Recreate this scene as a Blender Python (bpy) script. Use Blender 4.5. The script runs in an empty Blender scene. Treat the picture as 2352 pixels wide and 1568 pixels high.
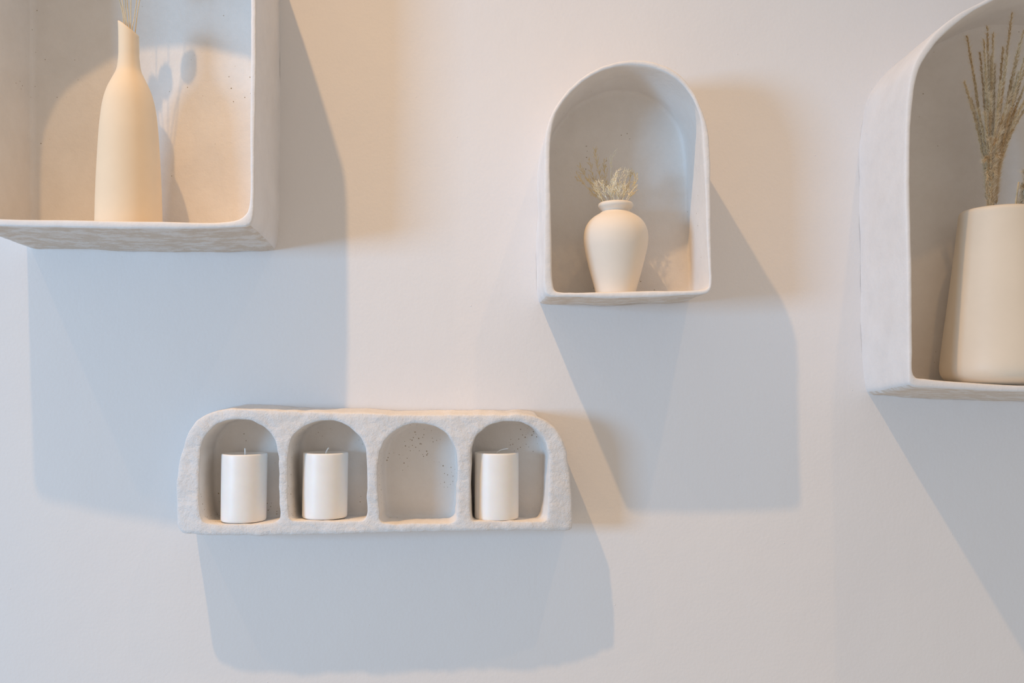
import bpy, bmesh, math, random
from mathutils import Vector, noise, geometry

random.seed(7)
C = bpy.context.scene.collection

# ------------------------------------------------------------------ frame maths
# a wall point is measured in pixels of the 2352x1568 photograph at 1300 px per metre
SC = 1300.0
DIST = 1.6                      # camera to wall
VX, VY = 1110.0, 890.0          # pixel straight ahead of the camera
Z0 = 1.5


def P(px, py, d=0.0):
    """world point seen at a pixel, at distance d in front of the wall"""
    s = (DIST - d) / DIST
    wx = VX + (px - VX) * s
    wy = VY + (py - VY) * s
    return Vector(((wx - 1176.0) / SC, -d, Z0 + (784.0 - wy) / SC))


def Wp(wx, wy, d=0.0):
    """world point whose foot on the wall is at these wall pixels"""
    return Vector(((wx - 1176.0) / SC, -d, Z0 + (784.0 - wy) / SC))


def msize(n, d):
    return n * (DIST - d) / DIST / SC


# ------------------------------------------------------------------ camera
cam = bpy.data.cameras.new('camera')
camo = bpy.data.objects.new('camera', cam)
C.objects.link(camo)
camo.location = Wp(VX, VY, DIST)
camo.rotation_euler = (math.radians(90), 0, 0)
cam.sensor_width = 36.0
cam.lens = 36.0 * (SC * DIST) / 2352.0
cam.shift_x = (1176 - VX) / 2352.0
cam.shift_y = (VY - 784) / 2352.0
cam.clip_start = 0.02
bpy.context.scene.camera = camo

# ------------------------------------------------------------------ world, lamps, window light
vs = bpy.context.scene.view_settings
vs.view_transform = 'Standard'
vs.look = 'None'
vs.gamma = 1.0
vs.exposure = 0.0
vs.use_curve_mapping = False

w = bpy.data.worlds.new('world')
bpy.context.scene.world = w
w.use_nodes = True
bg = w.node_tree.nodes['Background']
bg.inputs[0].default_value = (0.485, 0.435, 0.385, 1)
bg.inputs[1].default_value = 1.0


def lamp(name, loc, watts, col, radius, aim, half):
    """a recessed ceiling spot, tilted towards a point of the wall"""
    l = bpy.data.lights.new(name, 'SPOT')
    l.spot_size = math.radians(2 * half)
    l.spot_blend = 1.0
    l.energy = watts
    l.color = col
    l.shadow_soft_size = radius
    o = bpy.data.objects.new(name, l)
    C.objects.link(o)
    o.location = loc
    o.rotation_euler = (aim - loc).to_track_quat('-Z', 'Y').to_euler()
    return o


WARM = (1.0, 0.60, 0.27)
lamp('ceiling_downlight', Wp(-60, -2400, 1.13), 176, WARM, 0.026, Wp(1850, 3000), 27)
lamp('ceiling_downlight', Wp(-1250, -2400, 1.13), 27, WARM, 0.026, Wp(300, 2600), 28)
lamp('ceiling_downlight', Wp(2200, -2400, 1.13), 30, WARM, 0.026, Wp(1900, 2400), 30)

win = bpy.data.lights.new('window_daylight', 'AREA')
win.shape = 'RECTANGLE'
win.size = 1.15
win.size_y = 0.85
win.energy = 128
win.color = (0.30, 0.62, 1.0)
wo = bpy.data.objects.new('window_daylight', win)
C.objects.link(wo)
wo.location = Vector((-4.0, -3.0, 1.52))
wo.rotation_euler = (Vector((0.0, 0, 1.5)) - wo.location).to_track_quat('-Z', 'Y').to_euler()


# ------------------------------------------------------------------ materials
def mat(name, col, rough=0.85, spec=0.3):
    m = bpy.data.materials.new(name)
    m.use_nodes = True
    b = m.node_tree.nodes['Principled BSDF']
    b.inputs['Base Color'].default_value = (*col, 1)
    b.inputs['Roughness'].default_value = rough
    b.inputs['Specular IOR Level'].default_value = spec
    return m, m.node_tree.nodes, m.node_tree.links, b


def coords(N, L, scale=(1, 1, 1)):
    t = N.new('ShaderNodeTexCoord')
    mp = N.new('ShaderNodeMapping')
    mp.inputs['Scale'].default_value = scale
    L.new(t.outputs['Object'], mp.inputs[0])
    return mp.outputs[0]


def nz(N, L, vec, scale, detail=6, rough=0.6):
    n = N.new('ShaderNodeTexNoise')
    n.inputs['Scale'].default_value = scale
    n.inputs['Detail'].default_value = detail
    n.inputs['Roughness'].default_value = rough
    L.new(vec, n.inputs['Vector'])
    return n.outputs['Fac']


def ramp(N, L, fac, stops):
    r = N.new('ShaderNodeValToRGB')
    e = r.color_ramp.elements
    while len(e) < len(stops):
        e.new(0.5)
    for k, (p, c) in enumerate(stops):
        e[k].position = p
        e[k].color = (*c, 1) if len(c) == 3 else c
    L.new(fac, r.inputs[0])
    return r.outputs[0]


def bump(N, L, b, items):
    prev = None
    for h, dist, st in items:
        bp = N.new('ShaderNodeBump')
        bp.inputs['Distance'].default_value = dist
        bp.inputs['Strength'].default_value = st
        L.new(h, bp.inputs['Height'])
        if prev:
            L.new(prev, bp.inputs['Normal'])
        prev = bp.outputs[0]
    L.new(prev, b.inputs['Normal'])


def mix(N, L, fac, a, b_):
    m = N.new('ShaderNodeMix')
    m.data_type = 'RGBA'
    if isinstance(fac, float):
        m.inputs[0].default_value = fac
    else:
        L.new(fac, m.inputs[0])
    for s, i in ((a, 6), (b_, 7)):
        if isinstance(s, tuple):
            m.inputs[i].default_value = (*s, 1)
        else:
            L.new(s, m.inputs[i])
    return m.outputs[2]


def wall_material():
    m, N, L, b = mat('painted_plaster', (0.8, 0.78, 0.77), 0.8, 0.25)
    v = coords(N, L)
    c = ramp(N, L, nz(N, L, v, 3.0, 4), [(0.3, (0.79, 0.765, 0.755)), (0.7, (0.81, 0.785, 0.77))])
    L.new(c, b.inputs['Base Color'])
    # scattered paint nibs
    vo = N.new('ShaderNodeTexVoronoi')
    vo.inputs['Scale'].default_value = 22
    L.new(v, vo.inputs['Vector'])
    nib = ramp(N, L, vo.outputs['Distance'], [(0.0, (1, 1, 1)), (0.035, (0, 0, 0))])
    bump(N, L, b, [(nz(N, L, v, 6, 3), 0.02, 0.10), (nz(N, L, v, 170, 3, 0.5), 0.0007, 0.5),
                   (nib, 0.0008, 0.6)])
    return m


def clay_material(name, specks=True, rough_amp=0.5, mottled=False, fine=0.5, lo=(0.76, 0.735, 0.72), hi=(0.81, 0.79, 0.78)):
    m, N, L, b = mat(name, (0.8, 0.77, 0.74), 0.9, 0.2)
    v = coords(N, L)
    c = ramp(N, L, nz(N, L, v, 14, 8, 0.65), [(0.32, lo), (0.62, hi)])
    if mottled:
        v2 = coords(N, L, (0.55, 1, 1))
        f = ramp(N, L, nz(N, L, v2, 55, 9, 0.72), [(0.46, (0, 0, 0)), (0.56, (1, 1, 1))])
        c = mix(N, L, f, (0.66, 0.60, 0.535), (0.76, 0.75, 0.74))
    if specks:
        for sc, th in (((95, 0.13), (42, 0.075), (150, 0.16)) if specks == 'many' else ((70, 0.085), (30, 0.05))):
            vo = N.new('ShaderNodeTexVoronoi')
            vo.inputs['Scale'].default_value = sc
            L.new(v, vo.inputs['Vector'])
            dot = ramp(N, L, vo.outputs['Distance'], [(th * 0.5, (1, 1, 1)), (th, (0, 0, 0))])
            few = ramp(N, L, nz(N, L, v, 9, 2), [(0.545, (0, 0, 0)), (0.58, (1, 1, 1))])
            mm = N.new('ShaderNodeMath')
            mm.operation = 'MULTIPLY'
            L.new(dot, mm.inputs[0])
            L.new(few, mm.inputs[1])
            c = mix(N, L, mm.outputs[0], c, (0.30, 0.22, 0.13))
    L.new(c, b.inputs['Base Color'])
    bump(N, L, b, [(nz(N, L, v, 22, 5), 0.006, rough_amp * 0.6),
                   (nz(N, L, v, 120, 6, 0.65), 0.0018, rough_amp),
                   (nz(N, L, v, 520, 3, 0.6), 0.0005, fine)])
    return m


def ceramic_material(name, col, rough=0.6):
    m, N, L, b = mat(name, col, rough, 0.35)
    v = coords(N, L)
    c2 = tuple(x * 0.95 for x in col)
    c = ramp(N, L, nz(N, L, v, 10, 4), [(0.35, c2), (0.65, col)])
    L.new(c, b.inputs['Base Color'])
    bump(N, L, b, [(nz(N, L, v, 700, 3), 0.0002, 0.3)])
    return m


def simple(name, col, col2=None, rough=0.8, scale=200):
    m, N, L, b = mat(name, col, rough, 0.2)
    v = coords(N, L)
    c = ramp(N, L, nz(N, L, v, scale, 3), [(0.35, col), (0.65, col2 or col)])
    L.new(c, b.inputs['Base Color'])
    return m


M_WALL = wall_material()
M_CLAY = clay_material('white_clay', specks=False, rough_amp=0.35)
M_UNDER = clay_material('unpainted_clay_side', specks=True, rough_amp=0.8, mottled=True)
M_INNER = clay_material('inner_clay', specks=True, rough_amp=0.35, lo=(0.785, 0.74, 0.695), hi=(0.835, 0.795, 0.755))
M_RECESS = clay_material('speckled_recess_clay', specks='many', rough_amp=0.35, lo=(0.785, 0.745, 0.705), hi=(0.835, 0.80, 0.765))
M_ROUGH = clay_material('rough_white_clay', specks=False, rough_amp=1.0, fine=1.0, lo=(0.725, 0.71, 0.705), hi=(0.775, 0.765, 0.765))
M_BOTTLE = ceramic_material('peach_cream_ceramic', (0.87, 0.70, 0.50), 0.65)
M_URN = ceramic_material('matt_ivory_ceramic', (0.86, 0.77, 0.66), 0.7)
M_CONE = ceramic_material('satin_cream_ceramic', (0.80, 0.69, 0.55), 0.45)
M_HOLLOW = simple('vase_inside', (0.45, 0.38, 0.30), (0.5, 0.42, 0.33))
m, N, L, b = mat('candle_wax', (0.90, 0.86, 0.81), 0.42, 0.45)
b.inputs['Subsurface Weight'].default_value = 0.25
b.inputs['Subsurface Radius'].default_value = (0.012, 0.008, 0.005)
v = coords(N, L)
L.new(ramp(N, L, nz(N, L, v, 30, 4), [(0.3, (0.90, 0.87, 0.835)), (0.7, (0.94, 0.91, 0.875))]), b.inputs['Base Color'])
bump(N, L, b, [(nz(N, L, coords(N, L, (1, 1, 0.2)), 90, 3), 0.0006, 0.3)])
M_WAX = m
M_WICK = simple('cotton_wick', (0.86, 0.86, 0.84))
M_STRAW = simple('straw_stem', (0.68, 0.52, 0.29), (0.78, 0.63, 0.40))
M_BUNNY = simple('bunny_tail_fluff', (0.78, 0.70, 0.55), (0.86, 0.78, 0.64))
M_SEED = simple('reed_seed', (0.37, 0.25, 0.12), (0.62, 0.46, 0.27), scale=260)
M_HAIR = simple('reed_hair', (0.68, 0.54, 0.36), (0.80, 0.67, 0.48))
M_SEED2 = simple('grey_reed_seed', (0.40, 0.34, 0.24), (0.62, 0.55, 0.43), scale=260)
M_SPRIG = simple('cream_grass', (0.90, 0.80, 0.56), (0.96, 0.91, 0.76))
M_SPRIG2 = simple('golden_grass', (0.80, 0.64, 0.35), (0.88, 0.74, 0.47))


# ------------------------------------------------------------------ builders
def obj(name, bm, material, parent=None, smooth=True):
    me = bpy.data.meshes.new(name)
    bm.normal_update()
    bm.to_mesh(me)
    bm.free()
    if smooth:
        me.polygons.foreach_set('use_smooth', [True] * len(me.polygons))
    for mm in (material if isinstance(material, (list, tuple)) else [material]):
        me.materials.append(mm)
    o = bpy.data.objects.new(name, me)
    C.objects.link(o)
    if parent:
        o.parent = parent
        o.location = -parent.location
    return o


def thing(name, label, cat, loc, group=None):
    o = bpy.data.objects.new(name, None)
    o.empty_display_size = 0.03
    C.objects.link(o)
    o.location = loc
    o['label'] = label
    o['category'] = cat
    if group:
        o['group'] = group
    return o


def spline(keys, n, closed=True):
    """Catmull-Rom through the keys (pixels), resampled to n even steps"""
    pts = []
    K = len(keys)
    rng = range(K) if closed else range(K - 1)
    for i in rng:
        if closed:
            p0, p1, p2, p3 = (keys[(i + j - 1) % K] for j in range(4))
        else:
            p0, p1, p2, p3 = keys[max(i - 1, 0)], keys[i], keys[i + 1], keys[min(i + 2, K - 1)]
        # centripetal form avoids loops at uneven spacing
        def tj(ti, a, b_):
            return ti + max(math.hypot(b_[0] - a[0], b_[1] - a[1]), 1e-6) ** 0.5
        t0 = 0
        t1 = tj(t0, p0, p1)
        t2 = tj(t1, p1, p2)
        t3 = tj(t2, p2, p3)
        for s in range(16):
            t = t1 + (t2 - t1) * s / 16
            def lp(a, b_, ta, tb):
                u = (t - ta) / (tb - ta)
                return (a[0] + (b_[0] - a[0]) * u, a[1] + (b_[1] - a[1]) * u)
            A1 = lp(p0, p1, t0, t1)
            A2 = lp(p1, p2, t1, t2)
            A3 = lp(p2, p3, t2, t3)
            B1 = lp(A1, A2, t0, t2)
            B2 = lp(A2, A3, t1, t3)
            pts.append(lp(B1, B2, t1, t2))
    if closed:
        pts.append(pts[0])
    else:
        pts.append(keys[-1])
    L_ = [0]
    for a, b_ in zip(pts, pts[1:]):
        L_.append(L_[-1] + math.hypot(b_[0] - a[0], b_[1] - a[1]))
    out = []
    m_ = n if closed else n - 1
    j = 0
    for i in range(n):
        t = L_[-1] * i / m_
        while j < len(L_) - 2 and L_[j + 1] < t:
            j += 1
        u = (t - L_[j]) / max(L_[j + 1] - L_[j], 1e-9)
        out.append((pts[j][0] + (pts[j + 1][0] - pts[j][0]) * u, pts[j][1] + (pts[j + 1][1] - pts[j][1]) * u))
    return out


def align(ring, ref):
    """rotate / reverse a closed ring so its points pair with ref"""
    n = len(ring)

    def area(r):
        return sum(r[i][0] * r[(i + 1) % n][1] - r[(i + 1) % n][0] * r[i][1] for i in range(n))
    if area(ring) * area(ref) < 0:
        ring = ring[::-1]
    best = min(range(n), key=lambda k: sum((ring[(k + i) % n][0] - ref[i][0]) ** 2 + (ring[(k + i) % n][1] - ref[i][1]) ** 2 for i in range(0, n, 6)))
    return [ring[(best + i) % n] for i in range(n)]


def rough(p, amp, f1=14, seed=0.0):
    q = p * f1 + Vector((seed, seed * 1.7, -seed))
    return Vector((noise.noise(q), noise.noise(q + Vector((31, 7, 3))) * 0.6, noise.noise(q + Vector((5, 19, 47))))) * amp


def rings(bm, loops, mats=None, close_last=False):
    vl = [[bm.verts.new(p) for p in lp] for lp in loops]
    n = len(vl[0])
    for k in range(len(vl) - 1):
        for i in range(n):
            f = bm.faces.new((vl[k][i], vl[k][(i + 1) % n], vl[k + 1][(i + 1) % n], vl[k + 1][i]))
            if mats:
                f.material_index = mats[k]
    return vl


def fill_panel(bm, ring, depth, inset_steps=14, sag=0.0, amp=0.0, seed=0):
    """fill a ring towards its centre with concentric rings (a gently uneven panel)"""
    n = len(ring)
    c = sum((v.co for v in ring), Vector()) / n
    prev = ring
    for s in range(1, inset_steps + 1):
        t = 1 - s / (inset_steps + 0.6)
        cur = []
        for v in ring:
            p = c + (v.co - c) * t
            p.y = v.co.y + noise.noise(p * 9 + Vector((seed, 0, 0))) * amp * min(1, (1 - t) * 4)
            cur.append(bm.verts.new(p))
        for i in range(n):
            bm.faces.new((prev[i], prev[(i + 1) % n], cur[(i + 1) % n], cur[i]))
        prev = cur
    bm.faces.new(prev)


def mixp(a, b_, t):
    return (a[0] + (b_[0] - a[0]) * t, a[1] + (b_[1] - a[1]) * t)


def arched_niche(root, outer, inner, depth, back_shift, inner_shift, panel=0.02, n=300, seed=0.0, amp=0.0016, bow=None):
    """shell (outer skin, rim, inner skin) and back panel of one hand-formed arched box"""
    fo = spline(outer, n)
    fi = align(spline(inner, n), fo)

    def wall(pt, d):
        s = (DIST - d) / DIST
        return (VX + (pt[0] - VX) * s, VY + (pt[1] - VY) * s)
    bow = bow or (lambda p: 0.0)
    D_ = [depth + bow(p) for p in fo]      # the mouth is not quite flat
    fow = [wall(fo[i], D_[i]) for i in range(n)]
    fiw = [wall(fi[i], D_[i]) for i in range(n)]
    bow_ = [back_shift(p) for p in fow]
    biw = [inner_shift(p) for p in fiw]
    loops, mi = [], []
    steps = 22
    # outer skin from the wall to the front
    for k in range(steps + 1):
        t = k / steps
        d = depth * t * 0.985
        u = t * 0.985
        loops.append([Wp(*mixp(bow_[i], fow[i], t), D_[i] * u) + rough(Wp(*fow[i], d), amp * (1.6 - 0.9 * t), 16, seed) + rough(Wp(*fow[i], d), amp * 0.35, 70, seed) for i in range(n)])
        if k:
            mi.append(0)
    # rim
    for t, dd in ((0.06, 0.0), (0.22, 0.0012), (0.5, 0.0016), (0.78, 0.0010), (0.94, -0.0004)):
        loops.append([Wp(*mixp(fow[i], fiw[i], t), D_[i] + dd * 0.6) + rough(Wp(*fow[i], depth), amp * 0.6, 16, seed) + rough(Wp(*fow[i], depth), amp * 0.3, 80, seed) for i in range(n)])
        mi.append(1)
    shell_in = []
    for k in range(0, 16):
        t = k / 15
        d = depth - 0.003 - (depth - 0.003 - panel - 0.008) * t
        shell_in.append([Wp(*mixp(fiw[i], biw[i], t), d + (D_[i] - depth) * (1 - t)) + rough(Wp(*fiw[i], d), amp * 0.7, 12, seed + 9) for i in range(n)])
    loops += shell_in
    mi += [2] * len(shell_in)
    bm = bmesh.new()
    vl = rings(bm, loops, mi)
    # underside and outer right flank are the bare clay of the box
    for f in bm.faces:
        if f.material_index == 0:
            c = f.calc_center_median()
            if f.normal.z > 2:
                f.material_index = 0
    bm.normal_update()
    bmesh.ops.recalc_face_normals(bm, faces=bm.faces)
    for f in bm.faces:
        if f.material_index == 0 and f.normal.z < -0.75:
            f.material_index = 3
    sh = obj('shell', bm, [M_CLAY, M_CLAY, M_INNER, M_UNDER], root)
    bm = bmesh.new()
    c = (sum(p[0] for p in biw) / n, sum(p[1] for p in biw) / n)
    ins = []
    for k, (sh_, dd) in enumerate(((0.0, 0.008), (0.006, 0.0035), (0.018, 0.0012), (0.04, 0.0))):
        ins.append([Wp(*mixp(biw[i], c, sh_), panel + dd) + rough(Wp(*fiw[i], panel), amp * 0.7 * (1 - k / 3), 12, seed + 9) for i in range(n)])
    # sit the first ring exactly on the shell's last one
    ins[0] = [Vector(p) for p in shell_in[-1]]
    vl = rings(bm, ins)
    fill_panel(bm, vl[-1], panel, amp=0.003, seed=seed)
    bk = obj('back_panel', bm, M_INNER, root)
    return sh, bk


def lathe(bm, prof, cx, cy, n=96, tilt=None):
    """prof: list of (radius, z); tilt(r, z, ang) may move a vertex"""
    vl = []
    for r, z in prof:
        ring = []
        for i in range(n):
            a = 2 * math.pi * i / n
            p = Vector((cx + r * math.cos(a), cy + r * math.sin(a), z))
            if tilt:
                p = tilt(p, r, z, a)
            ring.append(bm.verts.new(p))
        vl.append(ring)
    for k in range(len(vl) - 1):
        for i in range(n):
            bm.faces.new((vl[k][i], vl[k][(i + 1) % n], vl[k + 1][(i + 1) % n], vl[k + 1][i]))
    return vl


def smooth_prof(keys, n):
    return spline(keys, n, closed=False)


def tube(bm, pts, r0, r1, n=6):
    prev = None
    m_ = len(pts)
    for k, p in enumerate(pts):
        t = (pts[min(k + 1, m_ - 1)] - pts[max(k - 1, 0)]).normalized()
        a = t.cross(Vector((0.3, 1, 0.1))).normalized()
        b_ = t.cross(a)
        r = r0 + (r1 - r0) * k / (m_ - 1)
        ring = [bm.verts.new(p + (a * math.cos(2 * math.pi * i / n) + b_ * math.sin(2 * math.pi * i / n)) * r) for i in range(n)]
        if prev:
            for i in range(n):
                bm.faces.new((prev[i], prev[(i + 1) % n], ring[(i + 1) % n], ring[i]))
        else:
            bm.faces.new(ring[::-1])
        prev = ring
    bm.faces.new(prev)


def bez(p0, p1, p2, n):
    return [p0.lerp(p1, t).lerp(p1.lerp(p2, t), t) for t in (i / (n - 1) for i in range(n))]


# ------------------------------------------------------------------ the wall
bm = bmesh.new()
x0, x1, z0, z1, th = -2.6, 2.4, 0.0, 4.1, 0.12
vs_ = [bm.verts.new(p) for p in ((x0, 0, z0), (x1, 0, z0), (x1, 0, z1), (x0, 0, z1), (x0, th, z0), (x1, th, z0), (x1, th, z1), (x0, th, z1))]
for f in ((0, 1, 2, 3), (5, 4, 7, 6), (4, 0, 3, 7), (1, 5, 6, 2), (3, 2, 6, 7), (4, 5, 1, 0)):
    bm.faces.new([vs_[i] for i in f])
wall = obj('wall_back', bm, M_WALL, smooth=False)
wall['kind'] = 'structure'

# ------------------------------------------------------------------ large arched box, left
DL = 0.19
outer = [(-62, 520), (-78, 508), (-82, 480), (-83, 300), (-84, 120), (-84, 0)]
inner = [(-38, 498), (-48, 490), (-50, 470), (-51, 300), (-52, 120), (-52, 0)]
for k in range(1, 14):
    a = math.pi * (1 - k / 14)
    outer.append((252 + 336 * math.cos(a), -145 - 340 * math.sin(a)))
    inner.append((262 + 314 * math.cos(a), -145 - 316 * math.sin(a)))
outer += [(588, 0), (588, 120), (587, 237), (585, 356), (584, 467), (582, 500), (574, 518), (540, 522), (514, 523), (395, 526), (198, 523), (79, 521), (0, 519)]
inner += [(576, 0), (576, 100), (575, 198), (575, 356), (574, 465), (569, 485), (552, 502), (514, 510), (356, 509), (158, 505), (0, 502)]
t = thing('arched_wall_niche', 'large white clay wall niche at upper left holding the tall bottle vase', 'niche', Wp(340, 562, 0.0))


def bs(p):
    x, y = p
    k = max(0.0, min(1.0, (y - 300) / 262))
    return (x - 8 * max(0, (x - 355)) / 290 + 6 * (x < 70) , y + 7 * k)


arched_niche(t, outer, inner, DL, bs, lambda p: (p[0] + (4 if p[0] < 100 else -3 if p[0] > 600 else 0), p[1] - 2), seed=1.3,
             bow=lambda p: 0.017 * max(0, 1 - ((p[0] - 330) / 420) ** 2) - 0.006)

# ------------------------------------------------------------------ small arched niche, centre
DM = 0.15
outer = [(1257, 678), (1251, 660), (1250, 590), (1251, 427), (1255, 304), (1278, 243), (1322, 190), (1384, 153), (1445, 139), (1506, 144), (1555, 167), (1592, 209), (1616, 263), (1627, 304), (1632, 386), (1633, 508), (1635, 610), (1635, 655), (1627, 671), (1612, 675), (1567, 678), (1445, 683), (1322, 682), (1273, 682)]
inner = [(1275, 667), (1270, 650), (1267, 590), (1265, 467), (1265, 325), (1280, 257), (1318, 206), (1363, 173), (1416, 153), (1461, 150), (1510, 159), (1555, 184), (1588, 222), (1608, 271), (1616, 345), (1620, 427), (1624, 549), (1629, 643), (1626, 660), (1610, 665), (1486, 668), (1363, 671), (1290, 671)]
t = thing('arched_wall_niche', 'small white clay wall niche at centre holding the round ivory urn', 'niche', Wp(1410, 700, 0.0))


def bs(p):
    x, y = p
    return (x - 4 * (x < 1400), y - 2 * (y > 600))


arched_niche(t, outer, inner, DM, bs, lambda p: (p[0] + (3 if p[0] < 1300 else 0), p[1]), seed=5.1, amp=0.002)

# ------------------------------------------------------------------ large arched box, right
DR = 0.195
outer = [(2098, 889), (2088, 882), (2086, 860), (2085, 735), (2082, 551), (2079, 398), (2081, 276), (2087, 202), (2102, 141), (2133, 92), (2163, 61), (2206, 29), (2261, 1), (2330, -36), (2420, -55), (2520, -47), (2610, -12), (2690, 60), (2745, 150), (2775, 276), (2780, 500), (2782, 740), (2780, 885), (2768, 902), (2700, 906), (2500, 904), (2352, 900), (2206, 894), (2140, 891)]
inner = [(2104, 867), (2096, 855), (2095, 800), (2094, 674), (2091, 490), (2090, 337), (2095, 245), (2111, 159), (2145, 104), (2182, 67), (2231, 29), (2290, -3), (2350, -28), (2420, -42), (2510, -36), (2590, -3), (2670, 65), (2725, 155), (2755, 276), (2762, 500), (2764, 740), (2762, 870), (2752, 886), (2690, 888), (2500, 887), (2352, 885), (2169, 875), (2125, 870)]
t = thing('arched_wall_niche', 'tall white clay wall niche cut by the right picture edge, holding the conical vase', 'niche', Wp(2290, 905, 0.0))


def bs(p):
    x, y = p
    k = max(0.0, min(1.0, (y - 650) / 240))
    e = max(0.0, 1 - (x - 1960) / 150)
    return (x + 12 * e + 13 * e * k ** 3, y + 19 * k ** 2 - 3 * e * k)


def is_(p):
    k = max(0.0, min(1.0, (p[1] - 600) / 200))
    e = max(0.0, 1 - (p[0] - 1975) / 150)
    return (p[0] + 6 + 34 * e * k, p[1] - 3 * k)


arched_niche(t, outer, inner, DR, bs, is_, seed=8.7, amp=0.0014)

# ------------------------------------------------------------------ four-arch candle shelf
DS = 0.095
souter = [(426, 1226), (414, 1221), (405, 1205), (403, 1175), (402, 1130), (407, 1072), (417, 1033), (430, 996), (453, 964), (481, 948), (515, 940), (564, 939), (632, 942), (701, 945), (770, 946), (862, 949), (932, 952), (1047, 952), (1138, 952), (1196, 951), (1230, 956), (1265, 973), (1288, 999), (1300, 1029), (1306, 1065), (1313, 1118), (1316, 1175), (1316, 1212), (1311, 1219), (1276, 1221), (1184, 1218), (1070, 1219), (955, 1221), (863, 1223), (724, 1227), (610, 1229), (495, 1229), (449, 1228)]
holes = [
    [(466, 1195), (458, 1164), (456, 1107), (459, 1049), (464, 1015), (479, 992), (499, 973), (527, 964), (554, 962), (582, 967), (610, 983), (628, 1003), (637, 1029), (641, 1072), (641, 1130), (643, 1175), (641, 1193), (628, 1199), (587, 1203), (541, 1204), (490, 1203)],
    [(668, 1192), (662, 1153), (661, 1095), (662, 1049), (667, 1015), (683, 990), (706, 976), (734, 967), (766, 966), (791, 973), (816, 992), (835, 1015), (841, 1038), (844, 1084), (843, 1141), (842, 1182), (836, 1193), (793, 1196), (724, 1195), (680, 1195)],
    [(876, 1196), (871, 1164), (868, 1107), (869, 1065), (874, 1033), (891, 1003), (916, 985), (943, 973), (969, 972), (996, 978), (1021, 992), (1037, 1012), (1048, 1038), (1051, 1072), (1050, 1118), (1050, 1175), (1047, 1194), (1034, 1200), (955, 1201), (895, 1202)],
    [(1083, 1191), (1080, 1130), (1081, 1072), (1083, 1029), (1090, 1006), (1111, 985), (1138, 971), (1168, 967), (1194, 969), (1221, 980), (1244, 1001), (1257, 1026), (1262, 1061), (1261, 1107), (1260, 1153), (1257, 1190), (1249, 1197), (1184, 1197), (1104, 1196), (1088, 1195)],
]
shelf = thing('candle_shelf', 'long white rough clay shelf with four arched openings hung below the niches', 'shelf', Wp(860, 1215, 0.0))


def wpx(p, d):
    s = (DIST - d) / DIST
    return (VX + (p[0] - VX) * s, VY + (p[1] - VY) * s)


def jag(ring, amp, f, seed):
    out = []
    for p in ring:
        q = Vector((p[0] * f, p[1] * f, seed))
        out.append((p[0] + noise.noise(q) * amp, p[1] + noise.noise(q + Vector((9, 9, 9))) * amp))
    return out


NO = 420
NH = 130
ro = jag([wpx(p, DS) for p in spline(souter, NO)], 2.0, 0.045, 2)
rh = [jag([wpx(p, DS) for p in spline(h, NH)], 1.6, 0.06, 4 + i) for i, h in enumerate(holes)]


def inset(ring, amt):
    n = len(ring)
    A = sum(ring[i][0] * ring[(i + 1) % n][1] - ring[(i + 1) % n][0] * ring[i][1] for i in range(n))
    sg = 1 if A > 0 else -1
    out = []
    for i in range(n):
        a, b_ = ring[i - 2], ring[(i + 2) % n]
        dx, dy = b_[0] - a[0], b_[1] - a[1]
        l = math.hypot(dx, dy) or 1
        out.append((ring[i][0] - dy / l * amt * sg, ring[i][1] + dx / l * amt * sg))
    return out


def inside(p, ring):
    c = False
    n = len(ring)
    for i in range(n):
        a, b_ = ring[i], ring[i - 1]
        if (a[1] > p[1]) != (b_[1] > p[1]) and p[0] < (b_[0] - a[0]) * (p[1] - a[1]) / (b_[1] - a[1]) + a[0]:
            c = not c
    return c


def face_h(x, y):
    q = Vector((x * 0.011, y * 0.011, 3.1))
    bowd = -0.013 * (max(0, x - 1080) / 210) ** 2 - 0.008 * (max(0, 640 - x) / 200) ** 2 + 0.003
    return bowd + noise.noise(q) * 0.003 + noise.noise(q * 4) * 0.0013 + noise.noise(q * 11) * 0.0006


edge_o = inset(ro, 3.0)
edge_h = [inset(r, -2.0) for r in rh]
pts2 = list(edge_o)
edges = [(i, (i + 1) % NO) for i in range(NO)]
for r in edge_h:
    b0 = len(pts2)
    pts2 += r
    edges += [(b0 + i, b0 + (i + 1) % NH) for i in range(NH)]
safe_o = inset(ro, 8)
safe_h = [inset(r, -6) for r in rh]
y = 930
row = 0
while y < 1240:
    x = 400 + (3 if row % 2 else 0)
    while x < 1320:
        p = (x + random.uniform(-.8, .8), y + random.uniform(-.8, .8))
        if inside(p, safe_o) and not any(inside(p, h) for h in safe_h):
            pts2.append(p)
        x += 6
    y += 5.2
    row += 1
cdt = geometry.delaunay_2d_cdt([Vector(p) for p in pts2], edges, [], 1, 1e-5)
bm = bmesh.new()
cv = [bm.verts.new(Wp(q.x, q.y, DS + face_h(q.x, q.y))) for q in cdt[0]]
for f in cdt[2]:
    c = (sum(cdt[0][i].x for i in f) / len(f), sum(cdt[0][i].y for i in f) / len(f))
    if any(inside(c, h) for h in edge_h) or not inside(c, edge_o):
        continue
    bm.faces.new([cv[i] for i in f])
bm.verts.ensure_lookup_table()


def skin(bm, ring2d, seq):
    loops = [[Wp(*g(ring2d, i), d(i)) for i in range(len(ring2d))] for g, d in seq]
    return rings(bm, loops)


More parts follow.
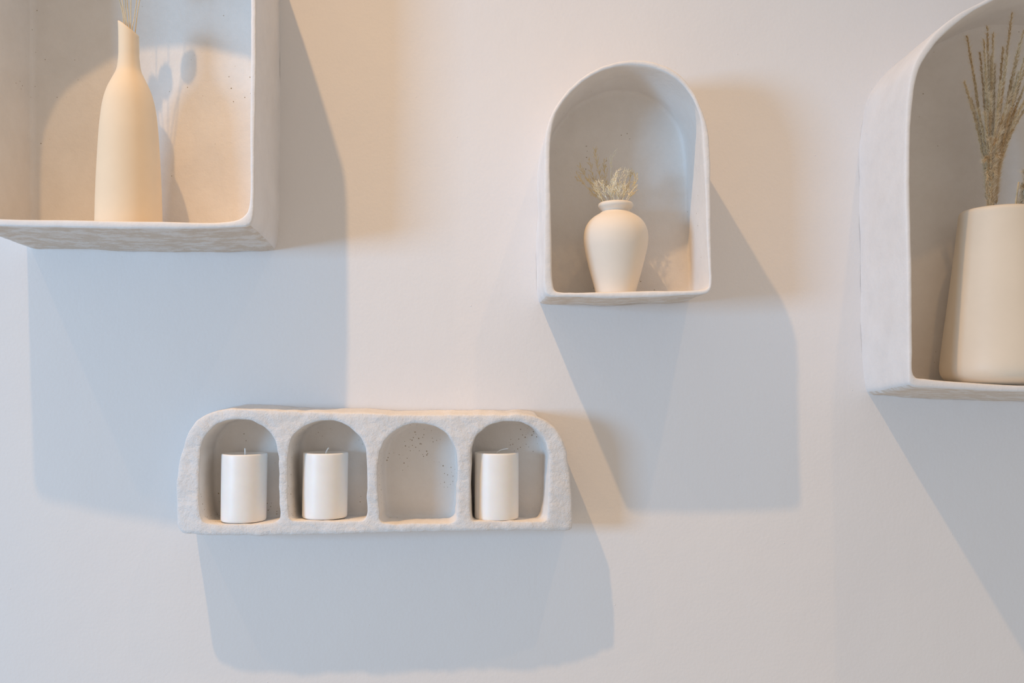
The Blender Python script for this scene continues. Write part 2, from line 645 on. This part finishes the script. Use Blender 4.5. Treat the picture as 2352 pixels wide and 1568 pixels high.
# rounded edge and outer flanks of the block
seq = [[Wp(*edge_o[i], DS + face_h(*edge_o[i])) for i in range(NO)],
       [Wp(*mixp(edge_o[i], ro[i], 0.6), DS - 0.0012 + face_h(*edge_o[i])) for i in range(NO)],
       [Wp(*ro[i], DS - 0.004 + face_h(*edge_o[i])) for i in range(NO)]]
for k in range(1, 15):
    tt = k / 14
    lp = []
    for i in range(NO):
        x, y = ro[i]
        up = -6 * tt ** 0.7 if (y < 960 and 470 < x < 1230) else 0
        d = (DS - 0.004 + face_h(*edge_o[i])) * (1 - tt)
        p = Wp(x, y + up + (2.5 if y > 1190 else 0) * -tt, d)
        lp.append(p + rough(p, 0.0022 * min(1, 0.25 + tt * 2), 22, 3))
    seq.append(lp)
for lp in seq:
    for q in lp:
        q.y = min(q.y, 0.0)
rings(bm, seq)
back = [bm.verts.new(p) for p in seq[-1]]
bm.faces.new(back)
# lips of the four openings
lips = []
for r, e in zip(rh, edge_h):
    s3 = [[Wp(*e[i], DS + face_h(*e[i])) for i in range(NH)],
          [Wp(*mixp(e[i], r[i], 0.6), DS - 0.0008 + face_h(*e[i])) for i in range(NH)],
          [Wp(*r[i], DS - 0.0035 + face_h(*e[i])) for i in range(NH)]]
    rings(bm, s3)
    lips.append(s3[-1])
bmesh.ops.remove_doubles(bm, verts=bm.verts, dist=1e-5)
bmesh.ops.recalc_face_normals(bm, faces=bm.faces)
body = obj('body', bm, M_ROUGH, shelf)
RP = 0.014      # recess back panel
for h, (r, lip) in enumerate(zip(rh, lips)):
    bm = bmesh.new()
    cx = sum(p[0] for p in r) / NH
    cy = sum(p[1] for p in r) / NH
    xl, xr = min(p[0] for p in r), max(p[0] for p in r)
    taper = ((3, 3), (5, 3), (2, 4), (3, 7))[h]
    lps = [lip]
    for k in range(1, 13):
        tt = k / 12
        lp = []
        for i in range(NH):
            x, y = r[i]
            d0 = -lip[i].y
            d = d0 + (RP + 0.006 - d0) * tt
            low = max(0, min(1, (y - 1100) / 85))
            fx = -taper[1] * tt * (1 + 1.6 * low ** 2) if x > cx else taper[0] * tt * (1 + low)
            e_ = min(abs(x - xl), abs(x - xr)) / (xr - xl)
            fx *= max(0, 1 - e_ * 3)
            fy = 0.0 if y > 1185 else 2 * tt
            p = Wp(x + fx, y + fy, d)
            n_ = rough(p, 0.0012, 25, 6 + h)
            if y > 1180:
                n_ *= 0.2
            lp.append(p + n_)
        lps.append(lp)
    last = lps[-1]
    c3 = sum(last, Vector()) / NH
    for sh_, d in ((0.03, RP + 0.002), (0.07, RP)):
        lps.append([Vector((c3.x + (p.x - c3.x) * (1 - sh_), -d, c3.z + (p.z - c3.z) * (1 - sh_))) for p in last])
    vl = rings(bm, lps)
    fill_panel(bm, vl[-1], RP, inset_steps=8, amp=0.0015, seed=20 + h)
    bmesh.ops.recalc_face_normals(bm, faces=bm.faces)
    obj('arched_recess', bm, M_RECESS, shelf)

# ------------------------------------------------------------------ candles
cl = ['white pillar candle in the first opening from the left, short upright wick',
      'white pillar candle in the second opening from the left, short slanted wick',
      'white pillar candle in the far right opening, long bent wick lying over its top']
DC = 0.0545
for k, (cx, top, fl, dx) in enumerate(((560.5, 1041, 1202.5, 2.5), (747, 1038.5, 1194.5, 2.2), (1140.5, 1038.5, 1197, 0))):
    # floor of the opening in world height, taken at the front lip
    zf = P(0, fl, DS).z
    base = P(cx, 1100, DC)
    zt = P(cx, top, DC).z
    R = msize(51.3, DC) * (1 if k < 2 else 0.985)
    base = Vector((base.x, base.y, zf + 0.0003))
    c = thing('pillar_candle', cl[k], 'candle', base, 'pillar candles in the arched shelf')
    H = zt - zf
    prof = [(0.0, 0.0), (R * 0.7, 0.0), (R * 0.965, 0.0), (R * 0.99, 0.0012), (R, 0.004)]
    prof += [(R, 0.004 + (H - 0.008) * i / 12) for i in range(1, 13)]
    prof += [(R * 0.997, H - 0.0022), (R * 0.985, H - 0.0006), (R * 0.965, H), (R * 0.92, H - 0.0006), (R * 0.8, H - 0.0018), (R * 0.4, H - 0.0028), (0.0, H - 0.003)]
    bm = bmesh.new()
    lean = msize(dx, DC) / H
    lathe(bm, [(r if r else 1e-4, z) for r, z in prof], 0, 0, 80, lambda p, r, z, a: Vector((p.x + (z - H / 2) * lean, p.y, p.z + base.z * 0)))
    wx = obj('wax_body', bm, M_WAX, c)
    wx.location = (0, 0, 0)
    bm = bmesh.new()
    zt_ = H - 0.003
    if k == 0:
        pts = bez(Vector((0.002, 0, zt_)), Vector((0.002, 0, zt_ + .008)), Vector((0.0015, 0, zt_ + 0.0115)), 8)
    elif k == 1:
        pts = bez(Vector((0.001, 0, zt_)), Vector((0.002, 0, zt_ + .006)), Vector((0.0062, 0, zt_ + 0.0105)), 8)
    else:
        pts = bez(Vector((0, 0, zt_)), Vector((0.001, 0, zt_ + .007)), Vector((0.020, -0.004, zt_ + 0.0095)), 10)
    tube(bm, pts, 0.0014 if k < 2 else 0.001, 0.0012 if k < 2 else 0.0008, 7)
    wk = obj('wick', bm, M_WICK, c)
    wk.location = (0, 0, 0)

# ------------------------------------------------------------------ tall bottle vase
DV = 0.108
zf = P(0, 509, DL).z + 0.0012
cx = 296
zv = lambda y: P(0, y, DV).z
keys = [(y, r) for r, y in ((22, 40), (22.3, 80), (22.6, 100), (23, 130), (27.3, 163), (35.5, 181), (47.5, 207), (56.5, 239), (63, 290), (66.5, 340), (69.5, 395), (72, 460), (73, 506))]
base = P(cx, 500, DV)
base.z = zf
vase = thing('bottle_vase', 'tall peach cream bottle vase with slanted mouth in the upper left niche', 'vase', base)
prof = [(msize(r, DV), zv(y) - zf) for y, r in spline(keys, 60, closed=False)][::-1]
Rb = msize(73.5, DV)
prof = [(1e-4, 0.002), (Rb * 0.8, 0.001), (Rb * 0.93, 0.0), (Rb * 0.985, 0.0015), (Rb, 0.005)] + prof
ztop_l = zv(50) - zf
ztop_r = zv(82) - zf
zneck = zv(140) - zf


def slant(p, r, z, a):
    if z > zneck:
        tt = (z - zneck) / (zv(40) - zf - zneck)
        zl = ztop_l + (ztop_r - ztop_l) * (math.cos(a) + 1) / 2
        flare = 0.10 * max(0, -math.cos(a)) * tt ** 3
        return Vector((p.x * (1 + flare) - 0.0, p.y, zneck + (zl - zneck) * tt))
    return p


bm = bmesh.new()
th = 0.0022
inner_p = [(max(r - th, 0.004), z) for r, z in prof[5:][::-1][:44]]
rimp = [(prof[-1][0] - th * 0.15, prof[-1][1] + 0.0006), (prof[-1][0] - th * 0.5, prof[-1][1] + 0.0009), (prof[-1][0] - th * 0.85, prof[-1][1] + 0.0006)]
lathe(bm, prof + rimp + inner_p, 0, 0, 110, slant)
vb = obj('body', bm, M_BOTTLE, vase)
vb.location = (0, 0, 0)
vb.name = 'vase_body'

# bunny-tail grasses whose stalks stand in the bottle vase
stems = [
    (285, 66, 274, 0, 228, -112, 0.098, 'leftmost'), (289.5, 68, 280, 0, 276, -30, 0.112, 'second from left'),
    (294, 72, 287.5, 0, 284, -340, 0.100, 'third from left'), (298, 75, 292, 0, 296, -38, 0.106, 'fourth from left'),
    (300, 76, 300.5, 0, 303, -370, 0.112, 'fifth from left'), (303, 79, 314, 0, 352, -350, 0.116, 'second from right'),
    (310, 84, 321, 0, 343, -72, 0.106, 'rightmost')]
for (xa, ya, xb, yb, xc, yc, dd, word) in stems:
    p0 = P(xa, ya + 110, dd)
    p0.x = base.x + (p0.x - base.x) * 0.7
    p0.y = base.y + (p0.y - base.y) * 0.3
    pa, pb, pc = P(xa, ya, dd), P(xb, yb, dd), P(xc, yc, dd)
    g = thing('bunny_tail', word + ' of the seven thin straw stalks standing in the bottle vase', 'dried grass', p0, 'bunny tail stalks in the bottle vase')
    ks = [p0, pa, pb, pc]
    pts = []
    for i in range(3):
        q0, q1, q2, q3 = ks[max(i - 1, 0)], ks[i], ks[i + 1], ks[min(i + 2, 3)]
        for s in range(8):
            u = s / 8
            pts.append(0.5 * ((2 * q1) + (q2 - q0) * u + (2 * q0 - 5 * q1 + 4 * q2 - q3) * u * u + (3 * q1 - q0 - 3 * q2 + q3) * u ** 3))
    pts.append(pc)
    bm = bmesh.new()
    tube(bm, pts, 0.00085, 0.0006, 7)
    obj('stalk', bm, M_STRAW, g)
    bm = bmesh.new()
    ax = (pts[-1] - pts[-4]).normalized()
    n1 = ax.cross(Vector((0, 1, 0))).normalized()
    n2 = ax.cross(n1)
    Lh, Rh = 0.048, 0.0125
    rings_ = []
    for i in range(15):
        u = i / 14
        rr = Rh * math.sin(math.pi * min(1, u * 0.93 + 0.06)) ** 0.7 * (1 - 0.25 * u)
        ring = []
        for j in range(28):
            a = 2 * math.pi * j / 28
            k_ = 1 + 0.12 * noise.noise(Vector((math.cos(a) * 3, math.sin(a) * 3, u * 9 + xa)))
            ring.append(pc + ax * (u * Lh) + (n1 * math.cos(a) + n2 * math.sin(a)) * rr * k_)
        rings_.append(ring)
    vl = rings(bm, rings_)
    bm.faces.new(vl[0])
    bm.faces.new(vl[-1])
    for j in range(160):
        u = random.uniform(0.05, 0.95)
        a = random.uniform(0, 6.28)
        rr = Rh * math.sin(math.pi * min(1, u * 0.93 + 0.06)) ** 0.7 * (1 - 0.25 * u)
        o_ = n1 * math.cos(a) + n2 * math.sin(a)
        q = pc + ax * (u * Lh) + o_ * rr * 0.9
        e = q + (o_ * 0.5 + ax).normalized() * 0.006
        s_ = ax.cross(o_) * 0.0003
        bm.faces.new([bm.verts.new(q - s_), bm.verts.new(q + s_), bm.verts.new(e)])
    obj('seed_head', bm, M_BUNNY, g)

# ------------------------------------------------------------------ round ivory urn
DU = 0.084
zf = P(0, 670.5, DM).z + 0.0008
base = P(1414, 600, DU)
base.z = zf
urn = thing('urn_vase', 'round shouldered matt ivory urn with flared collar in the central niche', 'vase', base)
zu = lambda y: P(0, y, DU).z - zf
keys = [(487.5, 33.5), (490, 36.5), (494, 43), (499, 51), (507, 60), (516, 66.5), (526, 71), (537, 73.5), (548, 74), (562, 73), (580, 69.5), (605, 63.5), (632, 56.5), (655, 50), (669, 46.5), (676, 45)]
prof = [(msize(r, DU), zu(y)) for y, r in spline(keys, 60, closed=False)][::-1]
prof = [(1e-4, 0.002), (msize(38, DU), 0.0005), (msize(43, DU), 0.0), (msize(45, DU), 0.002)] + [p for p in prof if p[1] > 0.003]
prof += [(msize(31.6, DU), zu(486.2)), (msize(29, DU), zu(486.5))]
bm = bmesh.new()
lathe(bm, prof, 0, 0, 110)
o = obj('vase_body', bm, M_URN, urn)
o.location = (0, 0, 0)
ck = [(31.0, 488), (31.3, 485.5), (33.2, 482.5), (36.6, 479), (39.3, 475.8), (40.2, 472.6), (39.6, 469.2), (37.6, 466.8), (35.2, 466.0), (33.2, 466.9), (31.4, 469.5), (29, 476), (27.8, 486), (27.5, 510)]
bm = bmesh.new()
lathe(bm, [(msize(r, DU), zu(y)) for r, y in spline(ck, 40, closed=False)], 0, 0, 110)
o = obj('collar', bm, M_URN, urn)
o.location = (0, 0, 0)

# sprigs of feathery dried grass in the urn: base x, tip x, tip y, bend, depth, pale?
sprigs = [
    (1382, 1323, 396, -14, 0.075, 0), (1384, 1331, 380, -8, 0.070, 0), (1389, 1353, 366, -12, 0.062, 0), (1396, 1367, 342, -9, 0.066, 0),
    (1402, 1387, 370, -5, 0.060, 0), (1408, 1409, 350, -12, 0.070, 1), (1385, 1367, 420, -6, 0.095, 1), (1396, 1381, 421, -2, 0.100, 1),
    (1406, 1398, 432, 2, 0.102, 1), (1411, 1421, 389, -16, 0.092, 1), (1418, 1437, 390, -14, 0.088, 1), (1414, 1414, 402, -10, 0.10, 1),
    (1424, 1450, 396, 12, 0.078, 0), (1432, 1446, 392, -12, 0.085, 1), (1437, 1466, 424, -5, 0.09, 1), (1428, 1433, 430, 7, 0.10, 1),
    (1420, 1420, 436, 3, 0.105, 1), (1391, 1352, 410, -9, 0.085, 0), (1440, 1459, 405, 14, 0.08, 0)]
words_ = ['golden sprig reaching farthest left from the urn mouth', 'golden sprig just inside the leftmost one in the urn',
          'golden sprig leaning left, third from the left among the tall urn sprigs', 'tallest golden sprig rising above the urn',
          'faint golden sprig upright behind the middle of the urn bouquet', 'tall pale sprig with sideways tufts right of the tallest one in the urn',
          'short cream sprig at the left front of the urn mouth', 'short cream tuft, second from left at the urn front',
          'lowest cream tuft at the middle front of the urn mouth', 'cream sprig curling over at the middle of the urn bouquet',
          'cream sprig with a drooping tip right of the urn middle', 'dense cream sprig in the centre of the urn bouquet',
          'thin golden sprig arching on the right side of the urn', 'cream sprig with a nodding tip on the right of the urn',
          'straight bare-looking sprig pointing farthest right from the urn', 'short cream tuft right of centre at the urn front',
          'small cream tuft at the urn mouth just right of its middle', 'low golden sprig spreading left over the urn collar',
          'golden sprig bowed outward at the right edge of the urn bouquet']
for k, ((xb, xt, yt, bend, dd, pale), lab) in enumerate(zip(sprigs, words_)):
    p0 = P(xb * 0.7 + 1412 * 0.3, 505, 0.5 * dd + 0.5 * DU)
    p1 = P(xb, 462, dd * 0.6 + DU * 0.4)
    p3 = P(xt, yt, dd)
    pm = P((xb + xt) / 2 + bend, (462 + yt) / 2 - 4, dd)
    g = thing('feathery_sprig', lab, 'dried grass', p0, 'feathery grass sprigs in the urn')
    pts = [p0.lerp(p1, i / 4) for i in range(4)] + bez(p1, pm, p3, 20)
    bm = bmesh.new()
    tube(bm, pts, 0.00065, 0.00025, 5)
    mt = M_SPRIG if pale else M_SPRIG2
    obj('stalk', bm, mt, g)
    bm = bmesh.new()
    up = Vector((0, 0, 1))
    body_ = pts[5:]
    nb = len(body_)
    for i in range(1, nb - 1):
        tdir = (body_[i + 1] - body_[i]).normalized()
        for side in (-1, 1):
            if random.random() < 0.42 or (k == 14 and i > 5):
                continue
            sv = tdir.cross(Vector((0, 1, 0))).normalized() * side
            sv = (sv + Vector((0, random.uniform(-1.2, 1.2), 0))).normalized()
            ln = 0.0125 * (1 - 0.45 * i / nb) * random.uniform(0.5, 1.25)
            q0 = body_[i].lerp(body_[i + 1], random.random())
            dirn = (tdir + sv * random.uniform(0.3, 0.9) + Vector((random.uniform(-.25, .25), 0, random.uniform(-.1, .35)))).normalized()
            q2 = q0 + dirn * ln
            q1 = q0.lerp(q2, 0.5) + sv * ln * random.uniform(-0.05, 0.25)
            br = bez(q0, q1, q2, 8)
            tube(bm, br, 0.00034, 0.00022, 4)
            for j in range(1, 8):
                if random.random() < 0.25:
                    continue
                s2 = random.choice((-1, 1))
                bd = (br[j] - br[j - 1]).normalized()
                fd = (bd + sv.cross(tdir) * random.uniform(-.5, .5) + sv * s2 * random.uniform(.2, .9)).normalized()
                fl = 0.0024 * random.uniform(.6, 1.3)
                q = br[j]
                w_ = fd.cross(Vector((random.uniform(-1, 1), 1, random.uniform(-1, 1)))).normalized() * 0.00038
                w2 = fd.cross(w_).normalized() * 0.00038
                mid = q + fd * fl * 0.5
                vv = [bm.verts.new(z_) for z_ in (q, mid + w_, mid + w2, mid - w_, mid - w2, q + fd * fl)]
                for a_, b2 in ((1, 2), (2, 3), (3, 4), (4, 1)):
                    bm.faces.new((vv[0], vv[a_], vv[b2]))
                    bm.faces.new((vv[5], vv[b2], vv[a_]))
    obj('plume', bm, mt, g)

# ------------------------------------------------------------------ conical vase on the right
DK = 0.105
zf = P(0, 884.5, DR).z + 0.001
base = P(2294, 600, DK)
base.z = zf
cone = thing('conical_vase', 'satin cream vase narrowing to its mouth in the right hand niche', 'vase', base)
zk = lambda y: P(0, y, DK).z - zf
keys = [(483.5, 77), (486, 80.5), (491, 82.5), (505, 84), (600, 94.5), (700, 106.5), (780, 116.5), (820, 121), (840, 122.5), (852, 121.5), (862, 117.5), (870, 110), (876, 100), (879.5, 90)]
prof = [(msize(r, DK), max(zk(y), 0)) for y, r in spline(keys, 80, closed=False)][::-1]
zmin = prof[0][1]
prof = [(1e-4, zmin + 0.001), (msize(75, DK), zmin)] + prof
prof = [(r, (z - zmin) * (prof[-1][1] / (prof[-1][1] - zmin))) for r, z in prof]
rt, ztp = prof[-1]
prof += [(rt - 0.002, ztp + 0.0006), (rt - 0.0045, ztp - 0.0003), (rt - 0.006, ztp - 0.003), (rt - 0.006, ztp - 0.02), (rt - 0.002, ztp - 0.09), (rt + 0.006, ztp - 0.16)]
bm = bmesh.new()
lathe(bm, prof, 0, 0, 128)
o = obj('vase_body', bm, M_CONE, cone)
o.location = (0, 0, 0)


# ------------------------------------------------------------------ reed plumes
def seed_spike(bm, pts, gl, gw, hair, start):
    """a raceme: thin axis with alternating pointed grains and fine silky hairs"""
    tube(bm, pts, 0.00055, 0.00022, 5)
    m_ = len(pts)
    for i in range(int(m_ * start), m_ - 1):
        tdir = (pts[i + 1] - pts[i]).normalized()
        fade = 1 - 0.35 * max(0, (i / m_ - 0.7) / 0.3)
        for s in range(3):
            a = random.uniform(0, 6.283)
            n1 = tdir.cross(Vector((0, 1, 0))).normalized()
            n2 = tdir.cross(n1)
            o_ = n1 * math.cos(a) + n2 * math.sin(a)
            if s == 0:
                o_ = (n1 * (1 if i % 2 else -1) + n2 * random.uniform(-.6, .6)).normalized()
            q = pts[i].lerp(pts[i + 1], random.random())
            fd = (tdir + o_ * random.uniform(0.18, 0.42)).normalized()
            L_ = gl * random.uniform(0.75, 1.2) * fade
            w_ = fd.cross(Vector((0.2, 1, 0.1))).normalized()
            w2 = fd.cross(w_)
            W = gw * random.uniform(0.8, 1.15) * fade
            vv = [bm.verts.new(q)]
            for h_, rr in ((0.3, 1.0), (0.62, 0.8)):
                for j in range(5):
                    aa = j * 1.2566
                    vv.append(bm.verts.new(q + fd * L_ * h_ + (w_ * math.cos(aa) + w2 * math.sin(aa)) * W * rr))
            vv.append(bm.verts.new(q + fd * L_ * 1.25))
            for j in range(5):
                j2 = (j + 1) % 5
                bm.faces.new((vv[0], vv[1 + j2], vv[1 + j]))
                bm.faces.new((vv[1 + j], vv[1 + j2], vv[6 + j2], vv[6 + j]))
                bm.faces.new((vv[6 + j], vv[6 + j2], vv[11]))
            for _ in range(hair):
                hd = (tdir * random.uniform(0.5, 1.1) + n1 * random.uniform(-.8, .8) + n2 * random.uniform(-.8, .8)).normalized()
                hl = random.uniform(0.006, 0.013)
                hs = hd.cross(Vector((random.uniform(-.3, .3), 1, 0))).normalized() * 0.00016
                f = bm.faces.new([bm.verts.new(q - hs), bm.verts.new(q + hs), bm.verts.new(q + hd * hl)])
                f.material_index = 1


def plume(label, bx, by, dd, tips, seedm, knee, gl=0.0066, gw=0.00125, hair=6, neck=9):
    p0 = P(bx, by + 130, dd)
    g = thing('dried_reed_plume', label, 'dried grass', p0, 'dried reed plumes in the conical vase')
    bm = bmesh.new()
    top = P(bx + knee[0] * 0.5, by - 60, dd)
    tube(bm, bez(p0, P(bx, by + 20, dd), top, 14), 0.0022, 0.0012, 8)
    obj('stalk', bm, M_STRAW, g)
    for (xt, yt, dt, y0) in tips:
        side = (xt - bx) / 70.0
        a0 = P(bx + max(-1, min(1, side)) * neck + random.uniform(-4, 4), by + y0, dd + dt * 0.3 + random.uniform(-.006, .006))
        mid = P(bx + knee[0] + side * 14 + random.uniform(-3, 3), by + knee[1], dd + dt * 0.6)
        tp = P(xt, yt, dd + dt)
        L_ = (tp - a0).length
        pts = bez(a0, mid, tp, max(20, int(L_ / 0.0030)))
        bm = bmesh.new()
        seed_spike(bm, pts, gl, gw, hair, 0.0)
        o = obj('seed_spike', bm, [seedm, M_HAIR], g, smooth=False)
    return g


tips1 = [(2221, 83, 0.0, -40), (2215, 189, .01, -30), (2251, 123, -.02, -40), (2260, 93, .02, -30), (2268, 65, -.01, -50),
         (2281, 80, .012, -20), (2324, 33, -.01, -50), (2351, 71, 0, -40), (2365, 95, .02, -30), (2313, 129, .02, -20),
         (2360, 139, -.02, -30), (2368, 165, .01, -40), (2372, 200, .02, -20), (2346, 245, -.01, -10), (2362, 240, 0, -20),
         (2246, 252, .02, 0), (2230, 229, -.01, -20), (2285, 150, -.03, -40), (2298, 190, .025, -10), (2275, 215, .025, 10),
         (2262, 260, .028, 20), (2292, 265, .03, 15), (2320, 215, .018, -20), (2338, 170, .015, -40), (2275, 320, .03, 30),
         (2262, 370, .025, 25), (2290, 360, .028, 20), (2284, 400, .02, 30), (2268, 410, .02, 30), (2276, 130, .0, -10),
         (2304, 110, -.01, -10), (2340, 105, .01, -30), (2262, 165, .015, 0), (2310, 250, .025, 0), (2300, 300, .03, 10)]
plume('tall brown reed plume fanning straight up from the conical vase', 2276, 478, 0.105, tips1, M_SEED, (0, -150))
tips2 = [(2400, 300, .01, 0), (2425, 270, -.01, -10), (2440, 330, .0, 0), (2380, 330, .02, 10), (2415, 350, .02, 0), (2460, 290, .01, 0),
         (2368, 368, .02, 15), (2450, 380, .02, 10), (2430, 410, .02, 15), (2395, 390, .028, 10), (2470, 350, -.02, 0), (2352, 395, .01, 20),
         (2372, 410, .03, 20), (2400, 425, .03, 20), (2362, 352, -.01, 10), (2385, 300, -.02, 0), (2345, 430, .02, 22), (2380, 440, .03, 22)]
plume('greyish fluffy reed plume leaning right over the vase rim at the picture edge', 2326, 478, 0.11, tips2, M_SEED2, (28, -70), gl=0.0070, gw=0.0011, hair=7, neck=14)
